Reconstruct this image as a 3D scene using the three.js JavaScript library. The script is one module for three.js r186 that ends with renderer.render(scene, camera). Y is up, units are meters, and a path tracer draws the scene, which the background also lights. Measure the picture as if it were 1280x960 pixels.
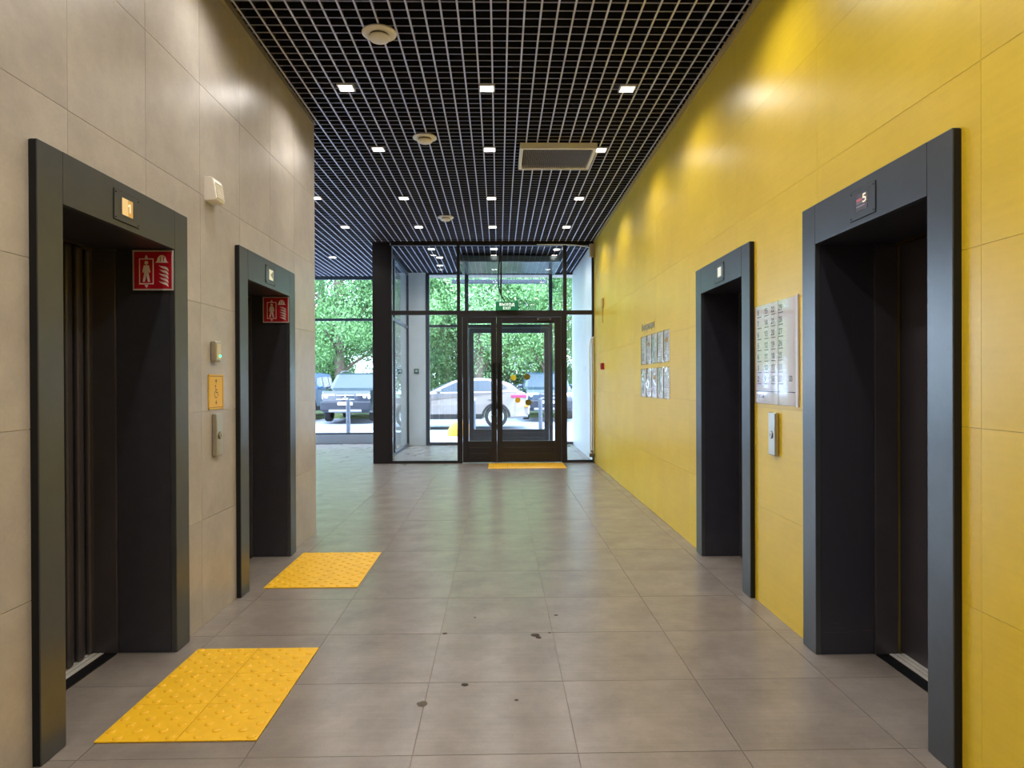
import * as THREE from 'three';
import { mergeGeometries } from 'three/addons/utils/BufferGeometryUtils.js';
import { RoundedBoxGeometry } from 'three/addons/geometries/RoundedBoxGeometry.js';
import { ImprovedNoise } from 'three/addons/math/ImprovedNoise.js';

// ---------------------------------------------------------------- camera, sky, sun, exposure
const scene = new THREE.Scene();
const camera = new THREE.PerspectiveCamera(THREE.MathUtils.radToDeg(2 * Math.atan(480 / 859)), 1280 / 960, 0.05, 300);
camera.position.set(0, 1.3517, 0);
camera.rotation.set(-0.0039, -0.01897, -0.00417, 'YXZ');
const renderer = new THREE.WebGLRenderer({ antialias: true });
renderer.toneMapping = THREE.LinearToneMapping;
renderer.toneMappingExposure = 2.0;
renderer.shadowMap.enabled = true;
const SKY = 5.0, SUN = 2.4, LAMP = 1.68;
{
  const W = 64, Hh = 32, d = new Float32Array(W * Hh * 4);
  for (let j = 0; j < Hh; j++) {
    const up = ((j + 0.5) / Hh - 0.5) * 2, t = Math.max(0, up);
    for (let i = 0; i < W; i++) d.set([SKY * (0.8 - 0.16 * t), SKY * (0.96 - 0.08 * t), SKY * 1.22, 1], (j * W + i) * 4);
  }
  const sky = new THREE.DataTexture(d, W, Hh, THREE.RGBAFormat, THREE.FloatType);
  sky.mapping = THREE.EquirectangularReflectionMapping; sky.magFilter = THREE.LinearFilter; sky.needsUpdate = true;
  scene.background = sky;
}
const sun = new THREE.DirectionalLight(new THREE.Color(1, 0.98, 0.95), SUN);
sun.position.set(3, 16, -9); sun.target.position.set(0, 0, -24);
sun.castShadow = true; sun.shadow.mapSize.set(2048, 2048);
Object.assign(sun.shadow.camera, { left: -30, right: 30, top: 30, bottom: -30, near: 1, far: 80 });
scene.add(sun, sun.target);

// ---------------------------------------------------------------- helpers
let seed = 7;
const rnd = () => { seed = (seed * 1664525 + 1013904223) >>> 0; return seed / 4294967296; };
const used = new Map();
function numbered(n) { const k = used.get(n) || 0; used.set(n, k + 1); return k ? `${n}_${String(k).padStart(3, '0')}` : n; }
function uvm(g, ox = 0, oy = 0) {                         // uv in metres by the main direction of each face
  if (g.index) g = g.toNonIndexed();
  const p = g.attributes.position, n = g.attributes.normal, uv = new Float32Array(p.count * 2);
  for (let f = 0; f < p.count; f += 3) {
    let ax = 0, ay = 0, az = 0;
    for (let i = f; i < f + 3; i++) { ax += n.getX(i); ay += n.getY(i); az += n.getZ(i); }
    ax = Math.abs(ax); ay = Math.abs(ay); az = Math.abs(az);
    for (let i = f; i < f + 3; i++) {
      const x = p.getX(i), y = p.getY(i), z = p.getZ(i);
      const [u, v] = ay >= ax && ay >= az ? [x, z] : ax >= az ? [z, y] : [x, y];
      uv[2 * i] = u + ox; uv[2 * i + 1] = v + oy;
    }
  }
  g.setAttribute('uv', new THREE.BufferAttribute(uv, 2));
  return g;
}
const plainG = (g) => { if (g.index) g = g.toNonIndexed(); for (const k of Object.keys(g.attributes)) if (!['position', 'normal', 'uv'].includes(k)) g.deleteAttribute(k); return g; };
const mrg = (gs) => (gs.length === 1 ? plainG(gs[0]) : mergeGeometries(gs.map(plainG)));
const bx = (x0, x1, y0, y1, z0, z1) => new THREE.BoxGeometry(Math.abs(x1 - x0), Math.abs(y1 - y0), Math.abs(z1 - z0)).translate((x0 + x1) / 2, (y0 + y1) / 2, (z0 + z1) / 2);
const rb = (x0, x1, y0, y1, z0, z1, r = 0.004, s = 2) => new RoundedBoxGeometry(Math.abs(x1 - x0), Math.abs(y1 - y0), Math.abs(z1 - z0), s, Math.min(r, 0.49 * Math.min(Math.abs(x1 - x0), Math.abs(y1 - y0), Math.abs(z1 - z0)))).translate((x0 + x1) / 2, (y0 + y1) / 2, (z0 + z1) / 2);
const cyl = (r0, r1, h, n = 24) => new THREE.CylinderGeometry(r0, r1, h, n);
const lathe = (pts, n = 32) => new THREE.LatheGeometry(pts.map(([r, y]) => new THREE.Vector2(r, y)), n);
const tube = (pts, r, n = 24, s = 8) => new THREE.TubeGeometry(new THREE.CatmullRomCurve3(pts.map((q) => new THREE.Vector3(...q))), n, r, s);
function mesh(name, gs, m, parent, uv = true) {
  let g = Array.isArray(gs) ? mrg(gs) : gs;
  if (uv) g = uvm(g);
  const o = new THREE.Mesh(g, m);
  o.name = parent ? name : numbered(name); o.castShadow = o.receiveShadow = true;
  (parent || scene).add(o);
  return o;
}
function tag(o, label, category, group, kind) {
  o.userData.label = label; o.userData.category = category;
  if (group) o.userData.group = group;
  if (kind) o.userData.kind = kind;
  return o;
}
function thing(name, label, category, pos = [0, 0, 0], group) {
  const o = new THREE.Group(); o.name = numbered(name); o.position.set(...pos); scene.add(o);
  return tag(o, label, category, group);
}
function struct(name) { const o = new THREE.Group(); o.name = name; o.userData.kind = 'structure'; scene.add(o); return o; }
function structMesh(name, gs, m) { const o = mesh(name, gs, m); o.name = name; o.userData.kind = 'structure'; return o; }

// ---------------------------------------------------------------- materials
const noise = new ImprovedNoise();
function mottle(base, amp, size, scale, { streak = 0, speck = 0, zoff = 0 } = {}) {   // mottled sRGB colour map that tiles
  const d = new Uint8Array(size * size * 4);
  const per = (x, y, s, z) => {                          // periodic by blending
    const u = x / size, v = y / size, n = (a, b) => noise.noise(a * s, b * s, z);
    return (n(u, v) * (1 - u) * (1 - v) + n(u - 1, v) * u * (1 - v) + n(u, v - 1) * (1 - u) * v + n(u - 1, v - 1) * u * v) / Math.sqrt(((1 - u) ** 2 + u * u) * ((1 - v) ** 2 + v * v));
  };
  for (let y = 0; y < size; y++) for (let x = 0; x < size; x++) {
    let t = per(x, y, scale, zoff) * 0.55 + per(x, y, scale * 2.7, zoff + 9) * 0.3 + per(x, y, scale * 7, zoff + 20) * 0.2 + per(x, y, scale * 22, zoff + 31) * 0.16;
    if (streak) t += streak * (noise.noise(y / size * 90, zoff, x / size * 2) * 0.4);
    let k = amp * t;
    if (speck && rnd() < speck) k -= 14 * rnd();
    k += (rnd() - 0.5) * amp * 0.18;
    for (let c = 0; c < 3; c++) d[(y * size + x) * 4 + c] = Math.max(0, Math.min(255, base[c] + k * (c === 2 ? 0.9 : 1)));
    d[(y * size + x) * 4 + 3] = 255;
  }
  const t = new THREE.DataTexture(d, size, size); t.colorSpace = THREE.SRGBColorSpace;
  t.wrapS = t.wrapT = THREE.RepeatWrapping; t.magFilter = THREE.LinearFilter; t.minFilter = THREE.LinearMipmapLinearFilter; t.generateMipmaps = true; t.needsUpdate = true;
  return t;
}
const rep = (t, m) => { t.repeat.set(1 / m, 1 / m); return t; };
const std = (o) => new THREE.MeshStandardMaterial(o);
const hex = (h, rough = 0.5, metal = 0, more = {}) => std({ color: h, roughness: rough, metalness: metal, ...more });
const M = {
  floor: std({ map: rep(mottle([138, 129, 121], 18, 512, 5, { streak: 0.5, speck: 0.01 }), 1.3), roughness: 0.26 }),
  floor2: std({ map: rep(mottle([136, 127, 119], 18, 512, 5, { streak: 0.5, speck: 0.01, zoff: 50 }), 1.3), roughness: 0.265 }),
  grout: hex('#6f6259', 0.9),
  greyTile: std({ map: rep(mottle([181, 173, 163], 24, 512, 4, { speck: 0.004, zoff: 3 }), 1.4), roughness: 0.34 }),
  greyTile2: std({ map: rep(mottle([178, 170, 160], 24, 512, 4, { speck: 0.004, zoff: 70 }), 1.4), roughness: 0.36 }),
  greyGrout: hex('#cfc3ae', 0.85),
  yellow: std({ map: rep(mottle([232, 197, 44], 9, 512, 4, { streak: 1, zoff: 12 }), 1.4), roughness: 0.33 }),
  yellow2: std({ map: rep(mottle([230, 194, 43], 9, 512, 4, { streak: 1, zoff: 90 }), 1.4), roughness: 0.34 }),
  yellowGrout: hex('#9a8546', 0.85),
  black: hex('#0b0a0e', 0.9), plenum: hex('#09080c', 0.95),
  barSide: hex('#06050a', 0.85), barLipSheen: hex('#c9cde2', 0.45, 0.2), barLipSheenThin: hex('#8e90a6', 0.5, 0.2),  // bar bottoms paler: floor light mirrored in the fold is put into their colour
  portal: std({ map: rep(mottle([84, 87, 89], 6, 256, 6, { zoff: 5 }), 0.8), roughness: 0.3, metalness: 0.5 }),
  portalSide: hex('#17181b', 0.5, 0.3),
  reveal: std({ map: rep(mottle([58, 58, 66], 7, 256, 8, { speck: 0.01, zoff: 17 }), 0.7), roughness: 0.38, metalness: 0.2 }),
  liftDoor: std({ map: rep(mottle([76, 72, 76], 6, 256, 6, { zoff: 41 }), 0.7), roughness: 0.42, metalness: 0.3 }),
  alu: hex('#d8d4cc', 0.35, 0.7), sillAluSheen: hex('#f1eee6', 0.45, 0.25), steel: hex('#b9b4a8', 0.32, 0.85), steelDark: hex('#77736a', 0.4, 0.8),  // sill tracks paler: overhead light reflected in them is put into the colour
  frame: hex('#2b282b', 0.42, 0.3), frameHaze: hex('#39414b', 0.4, 0.3),  // street-side frames carry the blue haze in their colour
  handle: hex('#171518', 0.35, 0.4),
  white: hex('#f6f2e8', 0.5), whiteGloss: hex('#f2f1ee', 0.3), cream: hex('#d9c9a4', 0.5),
  vestWall: std({ map: rep(mottle([214, 222, 224], 8, 256, 4, { zoff: 8 }), 1.5), roughness: 0.45 }),
  plaster: hex('#8f8577', 0.7),
  tactile: std({ map: rep(mottle([243, 189, 24], 14, 256, 6, { zoff: 25 }), 0.6), roughness: 0.5 }),
  red: hex('#a81425', 0.45), green: hex('#0c5a3a', 0.5),
  glass: new THREE.MeshPhysicalMaterial({ color: new THREE.Color(0.965, 0.99, 1.0), transmission: 1, thickness: 0, roughness: 0.0, ior: 1.5 }),
  acrylic: new THREE.MeshPhysicalMaterial({ color: '#ffffff', transmission: 1, thickness: 0, roughness: 0.04, ior: 1.49 }),
  rubber: hex('#191919', 0.8), cable: hex('#121012', 0.6),
};
M.glass.side = THREE.DoubleSide;
function canvasTex(w, h, draw) {
  const c = document.createElement('canvas'); c.width = w; c.height = h;
  const g = c.getContext('2d'); draw(g, w, h);
  const t = new THREE.CanvasTexture(c); t.colorSpace = THREE.SRGBColorSpace; t.magFilter = THREE.LinearFilter; t.anisotropy = 8;
  return t;
}
const printed = (t, rough = 0.4, more = {}) => std({ map: t, roughness: rough, ...more });
function card(name, w, h, d, m, parent, pos, ry = 0) {     // printed plate: front face carries the whole picture
  const g = new THREE.BoxGeometry(w, h, d);
  const o = new THREE.Mesh(g, m); o.name = parent ? name : numbered(name); o.position.set(...pos); o.rotation.y = ry;
  o.castShadow = o.receiveShadow = true; (parent || scene).add(o);
  return o;
}

// ---------------------------------------------------------------- sizes of the hall (metres; depth D runs along -z)
const XL = -1.648, XR = 1.583, H = 3.663, TOP = 4.15;
const DEND = 6.2, DP = 11.4, DO = 14.65, DF = 15.2, DB = -3.5, XF = -7;
const LIFTS = [   // side, depth of centre
  { s: -1, d: 3.03, n: 'L1' }, { s: -1, d: 4.915, n: 'L2' }, { s: 1, d: 4.81, n: 'R2' }, { s: 1, d: 2.905, n: 'R1' },
];
const FW = 0.583, OW = 0.441, FH = 2.213, OH = 2.018;     // half outer width, half opening width, outer height, opening height

// ---------------------------------------------------------------- floor
{
  const f = struct('floor');
  mesh('floor_bed', [bx(XF - 0.3, 2.4, -0.25, -0.003, -DF - 0.2, -DB + 0.3)], M.grout, f);
  mesh('floor_slab', [bx(XL, XR, -0.003, 0, -1.885, -DB)], M.floor, f);
  const x0 = -0.3187, d0 = 2.4867, P = 0.6, PD = 0.60015, g = 0.0015;
  const variants = new Map();
  for (let j = -1; d0 + PD * j < DF - 0.05; j++) for (let i = -6; i < 4; i++) {
    let xa = x0 + P * i + g, xb = x0 + P * (i + 1) - g, da = d0 + PD * j + g, db = Math.min(d0 + PD * (j + 1) - g, DF - 0.08);
    const lim = da > DEND ? -3.95 : -1.98;
    if (xb < lim + 0.02) continue;
    xa = Math.max(xa, lim); xb = Math.min(xb, da > 5.5 ? XR - 0.004 : 1.88);
    if (xb - xa < 0.03 || db - da < 0.03) continue;
    const w = xb - xa, l = db - da, v = (i * 5 + j * 3 + 60) % 4, key = `${w.toFixed(3)} ${l.toFixed(3)} ${v}`;
    if (!variants.has(key)) {
      const geo = new THREE.BoxGeometry(w, 0.006, l);
      variants.set(key, uvm(geo, v * 0.37 + 0.3, v * 0.71));
    }
    const o = new THREE.Mesh(variants.get(key), v % 2 ? M.floor : M.floor2);
    o.name = 'tile'; o.position.set((xa + xb) / 2, -0.003 + (((i * 7 + j * 13) % 5) - 2) * 0.00008, -(da + db) / 2); o.receiveShadow = true; f.add(o);
  }
  mesh('floor_slab', [bx(XF, -3.955, -0.003, 0, -DF + 0.08, -DEND)], M.floor2, f);
}

// ---------------------------------------------------------------- tiled side walls with the lift openings
function sideWall(name, s, x, dEnd, colW, dPhase, mats, groutMat) {
  const w = struct(name), lifts = LIFTS.filter((l) => l.s === s);
  const thick = (a, b) => (s < 0 ? [x - b, x - a] : [x + a, x + b]);
  const [ga, gb] = thick(0.0042, 0.6);
  const cuts = lifts.map((l) => [l.d - OW - 0.018, l.d + OW + 0.018]).sort((a, b) => a[0] - b[0]);
  let from = DB; const segs = [];
  for (const [a, b] of cuts) { segs.push(bx(ga, gb, 0, TOP, -from, -a)); segs.push(bx(ga, gb, OH + 0.018, TOP, -a, -b)); from = b; }
  segs.push(bx(ga, gb, 0, TOP, -from, -dEnd));
  for (const q of segs) mesh('backing', [q], groutMat, w);
  const [ta, tb] = thick(0, 0.004), g = s < 0 ? 0.0011 : 0.0007, variants = new Map();
  const rows = [[0, 0.588], [0.588, 1.19], [1.19, 1.792], [1.792, 2.398], [2.398, 3.005], [3.005, 3.615], [3.615, H + 0.06]];
  for (let k = Math.floor((DB - dPhase) / colW); dPhase + k * colW < dEnd; k++) rows.forEach(([y0, y1], r) => {
    const a = Math.max(dPhase + k * colW + g, DB), b = Math.min(dPhase + (k + 1) * colW - g, dEnd);
    if (b - a < 0.02) return;
    let pieces = [[a, b, y0 + g, y1 - g]];
    for (const l of lifts) {                                // cut away what the lift frame covers
      const ca = l.d - FW + 0.02, cb = l.d + FW - 0.02, top = FH - 0.02;
      pieces = pieces.flatMap(([p, q, u, v]) => {
        if (q <= ca || p >= cb || u >= top) return [[p, q, u, v]];
        const out = [];
        if (p < ca) out.push([p, ca, u, v]);
        if (q > cb) out.push([cb, q, u, v]);
        if (v > top) out.push([Math.max(p, ca), Math.min(q, cb), top, v]);
        return out;
      });
    }
    if (!pieces.length) return;
    const vr = (k * 3 + r * 5 + 90) % 4;
    const o = new THREE.Mesh(uvm(mrg(pieces.map(([p, q, u, v]) => bx(ta, tb, u, v, -p, -q))), vr * 0.53, vr * 0.31), mats[vr % 2]);
    o.name = 'tile'; o.castShadow = o.receiveShadow = true; w.add(o);
  });
  return w;
}
const wl = sideWall('wall_left', -1, XL, DEND, 0.5835, 2.668, [M.greyTile, M.greyTile2], M.greyGrout);
mesh('shaft_back', [bx(-2.5, -2.26, 0, TOP, -DB, -DEND + 0.02)], M.black, wl);
mesh('end_face', [bx(-2.3, XL - 0.002, 0, H + 0.06, -DEND + 0.0, -DEND - 0.011)], M.greyTile, wl);
const wr = sideWall('wall_right', 1, XR, DP + 0.05, 1.16, 2.226, [M.yellow, M.yellow2], M.yellowGrout);
mesh('shaft_back', [bx(2.2, 2.4, 0, TOP, -DB, -DO)], M.black, wr);
structMesh('wall_back', [bx(XF, 2.4, 0, TOP, -DB, -DB + 0.2)], M.plaster);
structMesh('wall_lobby', [bx(XF, -2.5, 0, TOP, -DEND, -DEND + 0.15)], M.greyTile);
structMesh('wall_far_left', [bx(XF - 0.2, XF, 0, 0.2, -DEND + 0.2, -DF - 0.2), bx(XF - 0.2, XF, 3.6, TOP, -DEND + 0.2, -DF - 0.2), bx(XF - 0.2, XF, 0.2, 3.6, -DEND + 0.2, -11.8), bx(XF - 0.2, XF, 0.2, 3.6, -DF + 0.3, -DF - 0.2)], M.greyTile2);
{
  const w = struct('added_window_5'), a = 11.8, b = DF - 0.3, n = 2;     // unseen window, added to bring daylight into the side lobby
  for (let k = 0; k < n; k++) {
    const p = a + (b - a) * k / n, q = a + (b - a) * (k + 1) / n;
    mesh('mullion', [rb(XF - 0.14, XF - 0.06, 0.2, 3.6, -p - 0.05, -p, 0.004)], M.frameHaze, w);
    mesh('pane', [bx(XF - 0.104, XF - 0.096, 0.2, 3.6, -q, -p - 0.05)], M.glass, w);
  }
}
structMesh('wall_vestibule_right', [bx(1.58, 2.2, 0, TOP, -DP - 0.052, -DO - 0.1)], M.vestWall);
structMesh('trim_1', [bx(XR - 0.022, XR - 0.001, H - 0.008, H + 0.012, -DB, -DP), bx(XR - 0.004, XR - 0.001, H - 0.03, H - 0.008, -DB, -DP)], hex('#b9a468', 0.5));
structMesh('trim_2', [bx(XL + 0.001, XL + 0.022, H - 0.008, H + 0.012, -DB, -DEND)], hex('#6e675c', 0.5));

// ---------------------------------------------------------------- open-cell grid ceiling under a black slab
{
  const c = struct('ceiling');
  mesh('slab', [bx(XF - 0.2, 2.4, TOP, TOP + 0.2, -DB + 0.2, -DF - 0.15)], M.plenum, c);
  mesh('plenum_side', [bx(XL, XL + 0.03, H + 0.07, TOP, -DB, -DEND), bx(XR - 0.03, XR, H + 0.07, TOP, -DB, -DO), bx(XF, XF + 0.05, H + 0.07, TOP, -DEND, -DF), bx(XF, XL, H + 0.07, TOP, -DEND - 0.03, -DEND - 0.06), bx(XF, XR, H + 0.07, TOP, -DF + 0.05, -DF)], M.plenum, c);
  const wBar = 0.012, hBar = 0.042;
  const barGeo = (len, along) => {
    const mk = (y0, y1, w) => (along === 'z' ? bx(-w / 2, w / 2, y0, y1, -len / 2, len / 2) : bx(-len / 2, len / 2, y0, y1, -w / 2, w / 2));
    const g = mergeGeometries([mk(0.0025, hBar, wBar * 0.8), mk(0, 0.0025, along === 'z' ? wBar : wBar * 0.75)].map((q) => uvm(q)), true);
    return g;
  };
  const mats = [M.barSide, M.barLipSheen], thin = [M.barSide, M.barLipSheenThin];
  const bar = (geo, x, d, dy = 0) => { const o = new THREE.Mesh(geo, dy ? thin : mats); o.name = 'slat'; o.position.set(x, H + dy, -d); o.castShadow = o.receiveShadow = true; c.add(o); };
  const px = 0.1043, pd = 0.0957, dStart = 1.5;
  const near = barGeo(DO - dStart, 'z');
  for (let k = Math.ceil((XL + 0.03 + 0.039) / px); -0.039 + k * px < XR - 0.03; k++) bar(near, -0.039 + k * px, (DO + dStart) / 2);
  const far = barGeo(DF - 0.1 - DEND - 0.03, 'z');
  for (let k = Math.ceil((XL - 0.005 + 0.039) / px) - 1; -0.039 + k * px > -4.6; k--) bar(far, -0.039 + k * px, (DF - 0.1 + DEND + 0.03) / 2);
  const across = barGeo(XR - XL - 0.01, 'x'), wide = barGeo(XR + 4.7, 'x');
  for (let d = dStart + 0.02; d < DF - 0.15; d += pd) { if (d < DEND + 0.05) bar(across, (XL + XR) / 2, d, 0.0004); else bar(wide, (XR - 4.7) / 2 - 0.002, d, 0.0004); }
  // the rest, out of the frame: behind the camera and deep in the lobby
  const rest = [];
  for (let k = -15; k < 16; k++) rest.push(bx(-0.039 + k * px - 0.005, -0.039 + k * px + 0.005, H, H + hBar, -DB, -dStart));
  for (let d = DB + 0.05; d < dStart; d += pd) rest.push(bx(XL + 0.005, XR - 0.005, H, H + hBar, -d - 0.005, -d + 0.005));
  for (let x = -4.75; x > XF; x -= px) rest.push(bx(x - 0.005, x + 0.005, H, H + hBar, -DEND - 0.07, -DF + 0.1));
  for (let d = DEND + 0.1; d < DF - 0.15; d += pd) rest.push(bx(XF, -4.7, H, H + hBar, -d - 0.005, -d + 0.005));
  mesh('slat', rest, M.barSide, c).userData.kind = 'stuff';
}

// ---------------------------------------------------------------- ceiling lights
const lampMat = std({ color: '#ffffff', emissive: new THREE.Color(1, 0.9, 0.8), emissiveIntensity: 10 });
const lampRim = hex('#cfcdd0', 0.4);
let lampProto;
function lamp(x, d, label, power = 1, group = 'square spotlights in the grid ceiling') {
  let t;
  if (!lampProto) {
    t = lampProto = thing('ceiling_light', label, 'light', [x, H, -d], group);
    mesh('frame', [bx(-0.062, 0.062, -0.014, -0.001, -0.062, -0.05), bx(-0.062, 0.062, -0.014, -0.001, 0.05, 0.062), bx(-0.062, -0.05, -0.014, -0.001, -0.05, 0.05), bx(0.05, 0.062, -0.014, -0.001, -0.05, 0.05)], lampRim, t);
    mesh('diffuser', [bx(-0.05, 0.05, -0.012, -0.002, -0.05, 0.05)], lampMat, t);
  } else { t = lampProto.clone(); t.name = numbered('ceiling_light'); t.position.set(x, H, -d); scene.add(t); tag(t, label, 'light', group); }
  const L = new THREE.SpotLight(new THREE.Color(1, 0.94, 0.88), LAMP * power, 0, 1.33, 0.45, 2);
  L.position.set(x, H - 0.03, -d); L.target.position.set(x, 0, -d); L.castShadow = true; L.shadow.radius = 2.5;
  scene.add(L, L.target);
}
const rowsD = [5.41, 6.835, 8.655, 10.26], colX = [[-1.185, 'left'], [-0.085, 'middle'], [1.02, 'right']];
const rowWord = ['first', 'second', 'third', 'fourth'];
rowsD.forEach((d, r) => colX.forEach(([x, side]) => lamp(x, d, `square ceiling light, ${rowWord[r]} of the ${side} line counted from the camera`)));
lamp(-2.275, 8.64, 'square ceiling light cut by the grey wall corner, nearest in the side lobby');
lamp(-2.275, 10.26, 'square ceiling light in the side lobby just before the dark column');
lamp(-3.06, 12.75, 'square ceiling light in the side lobby close to the street window');
[[-1.165, 11.97, 'small square light in the glass vestibule ceiling, left one just behind the partition'], [-1.09, 12.77, 'small square light in the vestibule ceiling, left and half way to the street'], [-1.16, 13.65, 'small square light in the vestibule ceiling, left one nearest the street glass'], [-0.075, 11.95, 'small square light in the vestibule ceiling, middle one just behind the partition'], [1.02, 12.0, 'small square light in the vestibule ceiling, right one just behind the partition'], [1.01, 13.6, 'small square light in the vestibule ceiling, right one nearest the street glass'], [-0.08, 13.6, 'small square light in the vestibule ceiling, middle one nearest the street glass']].forEach(([x, d, l]) => lamp(x, d, l, 0.8, 'square lights in the vestibule ceiling'));
for (const [d, far] of [[3.75, 'just above the frame'], [2.15, 'almost above the camera'], [0.5, 'right over the camera'], [-1.1, 'behind the camera'], [-2.6, 'by the back wall']]) for (const [x, side] of colX) lamp(x, d, `square ceiling light of the ${side} line ${far}`, 1, 'ceiling lights out of view');
for (const [x, d] of [[-4.2, 8.6], [-5.8, 8.6], [-4.2, 12], [-5.8, 12]]) lamp(x, d, `square ceiling light deep in the side lobby, ${x < -5 ? 'outer' : 'inner'} one of the ${d > 10 ? 'street' : 'lift'} side pair`, 1, 'ceiling lights out of view');

// ---------------------------------------------------------------- lift portals
const floorNo = (draw) => canvasTex(128, 128, draw);
const screens = {
  L1: floorNo((g) => { g.fillStyle = '#c99c50'; g.fillRect(0, 0, 128, 128); g.fillStyle = '#e3c486'; g.fillRect(0, 0, 70, 128); g.fillStyle = '#fff6d8'; g.font = 'bold 96px sans-serif'; g.fillText('1', 62, 96); }),
  L2: floorNo((g) => { g.fillStyle = '#d8d2b4'; g.fillRect(0, 0, 128, 128); g.fillStyle = '#6d6a58'; g.beginPath(); g.moveTo(120, 10); g.lineTo(44, 64); g.lineTo(120, 112); g.closePath(); g.fill(); }),
  R2: floorNo((g) => { g.fillStyle = '#8c8f86'; g.fillRect(0, 0, 128, 128); g.fillStyle = '#f2efdc'; g.fillRect(20, 8, 92, 112); }),
  R1: floorNo((g) => { g.fillStyle = '#4a4248'; g.fillRect(0, 0, 128, 128); g.fillStyle = '#b05a62'; g.fillRect(0, 36, 66, 20); g.fillStyle = '#77707a'; g.fillRect(0, 64, 128, 8); g.fillStyle = '#9a93a0'; g.fillRect(0, 92, 100, 6); g.fillStyle = '#fff3d6'; g.font = 'bold 92px sans-serif'; g.fillText('5', 70, 76); }),
};
const portalInfo = {
  L1: ['near lift entrance in the grey wall, with ribbed black door and amber display', 0.4],
  L2: ['far lift entrance in the grey wall, nearest the wall corner', 1.1],
  R2: ['far lift entrance in the yellow wall, between paper sheets and floor directory', 1.4],
  R1: ['near lift entrance in the yellow wall, its display reading five', 0.8],
};
const scuff = canvasTex(256, 512, (g, w, h) => {
  g.fillStyle = '#3a3a42'; g.fillRect(0, 0, w, h);
  for (let i = 0; i < 2600; i++) { const v = 50 + rnd() * 20; g.fillStyle = `rgba(${v},${v},${v + 6},.5)`; g.fillRect(rnd() * w, rnd() * h, 1 + rnd() * 3, 1); }
  for (let i = 0; i < 26; i++) { g.strokeStyle = i % 3 ? 'rgba(120,118,116,.35)' : 'rgba(134,84,58,.6)'; g.lineWidth = 0.6 + rnd(); const x = rnd() * w, y = h * (0.86 + 0.1 * (rnd() - 0.5)) ; g.beginPath(); g.moveTo(x, y); g.lineTo(x + 10 + rnd() * 50, y + (rnd() - 0.5) * 6); g.stroke(); }
});
M.revealScuffed = std({ map: scuff, roughness: 0.38, metalness: 0.2 });
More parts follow.
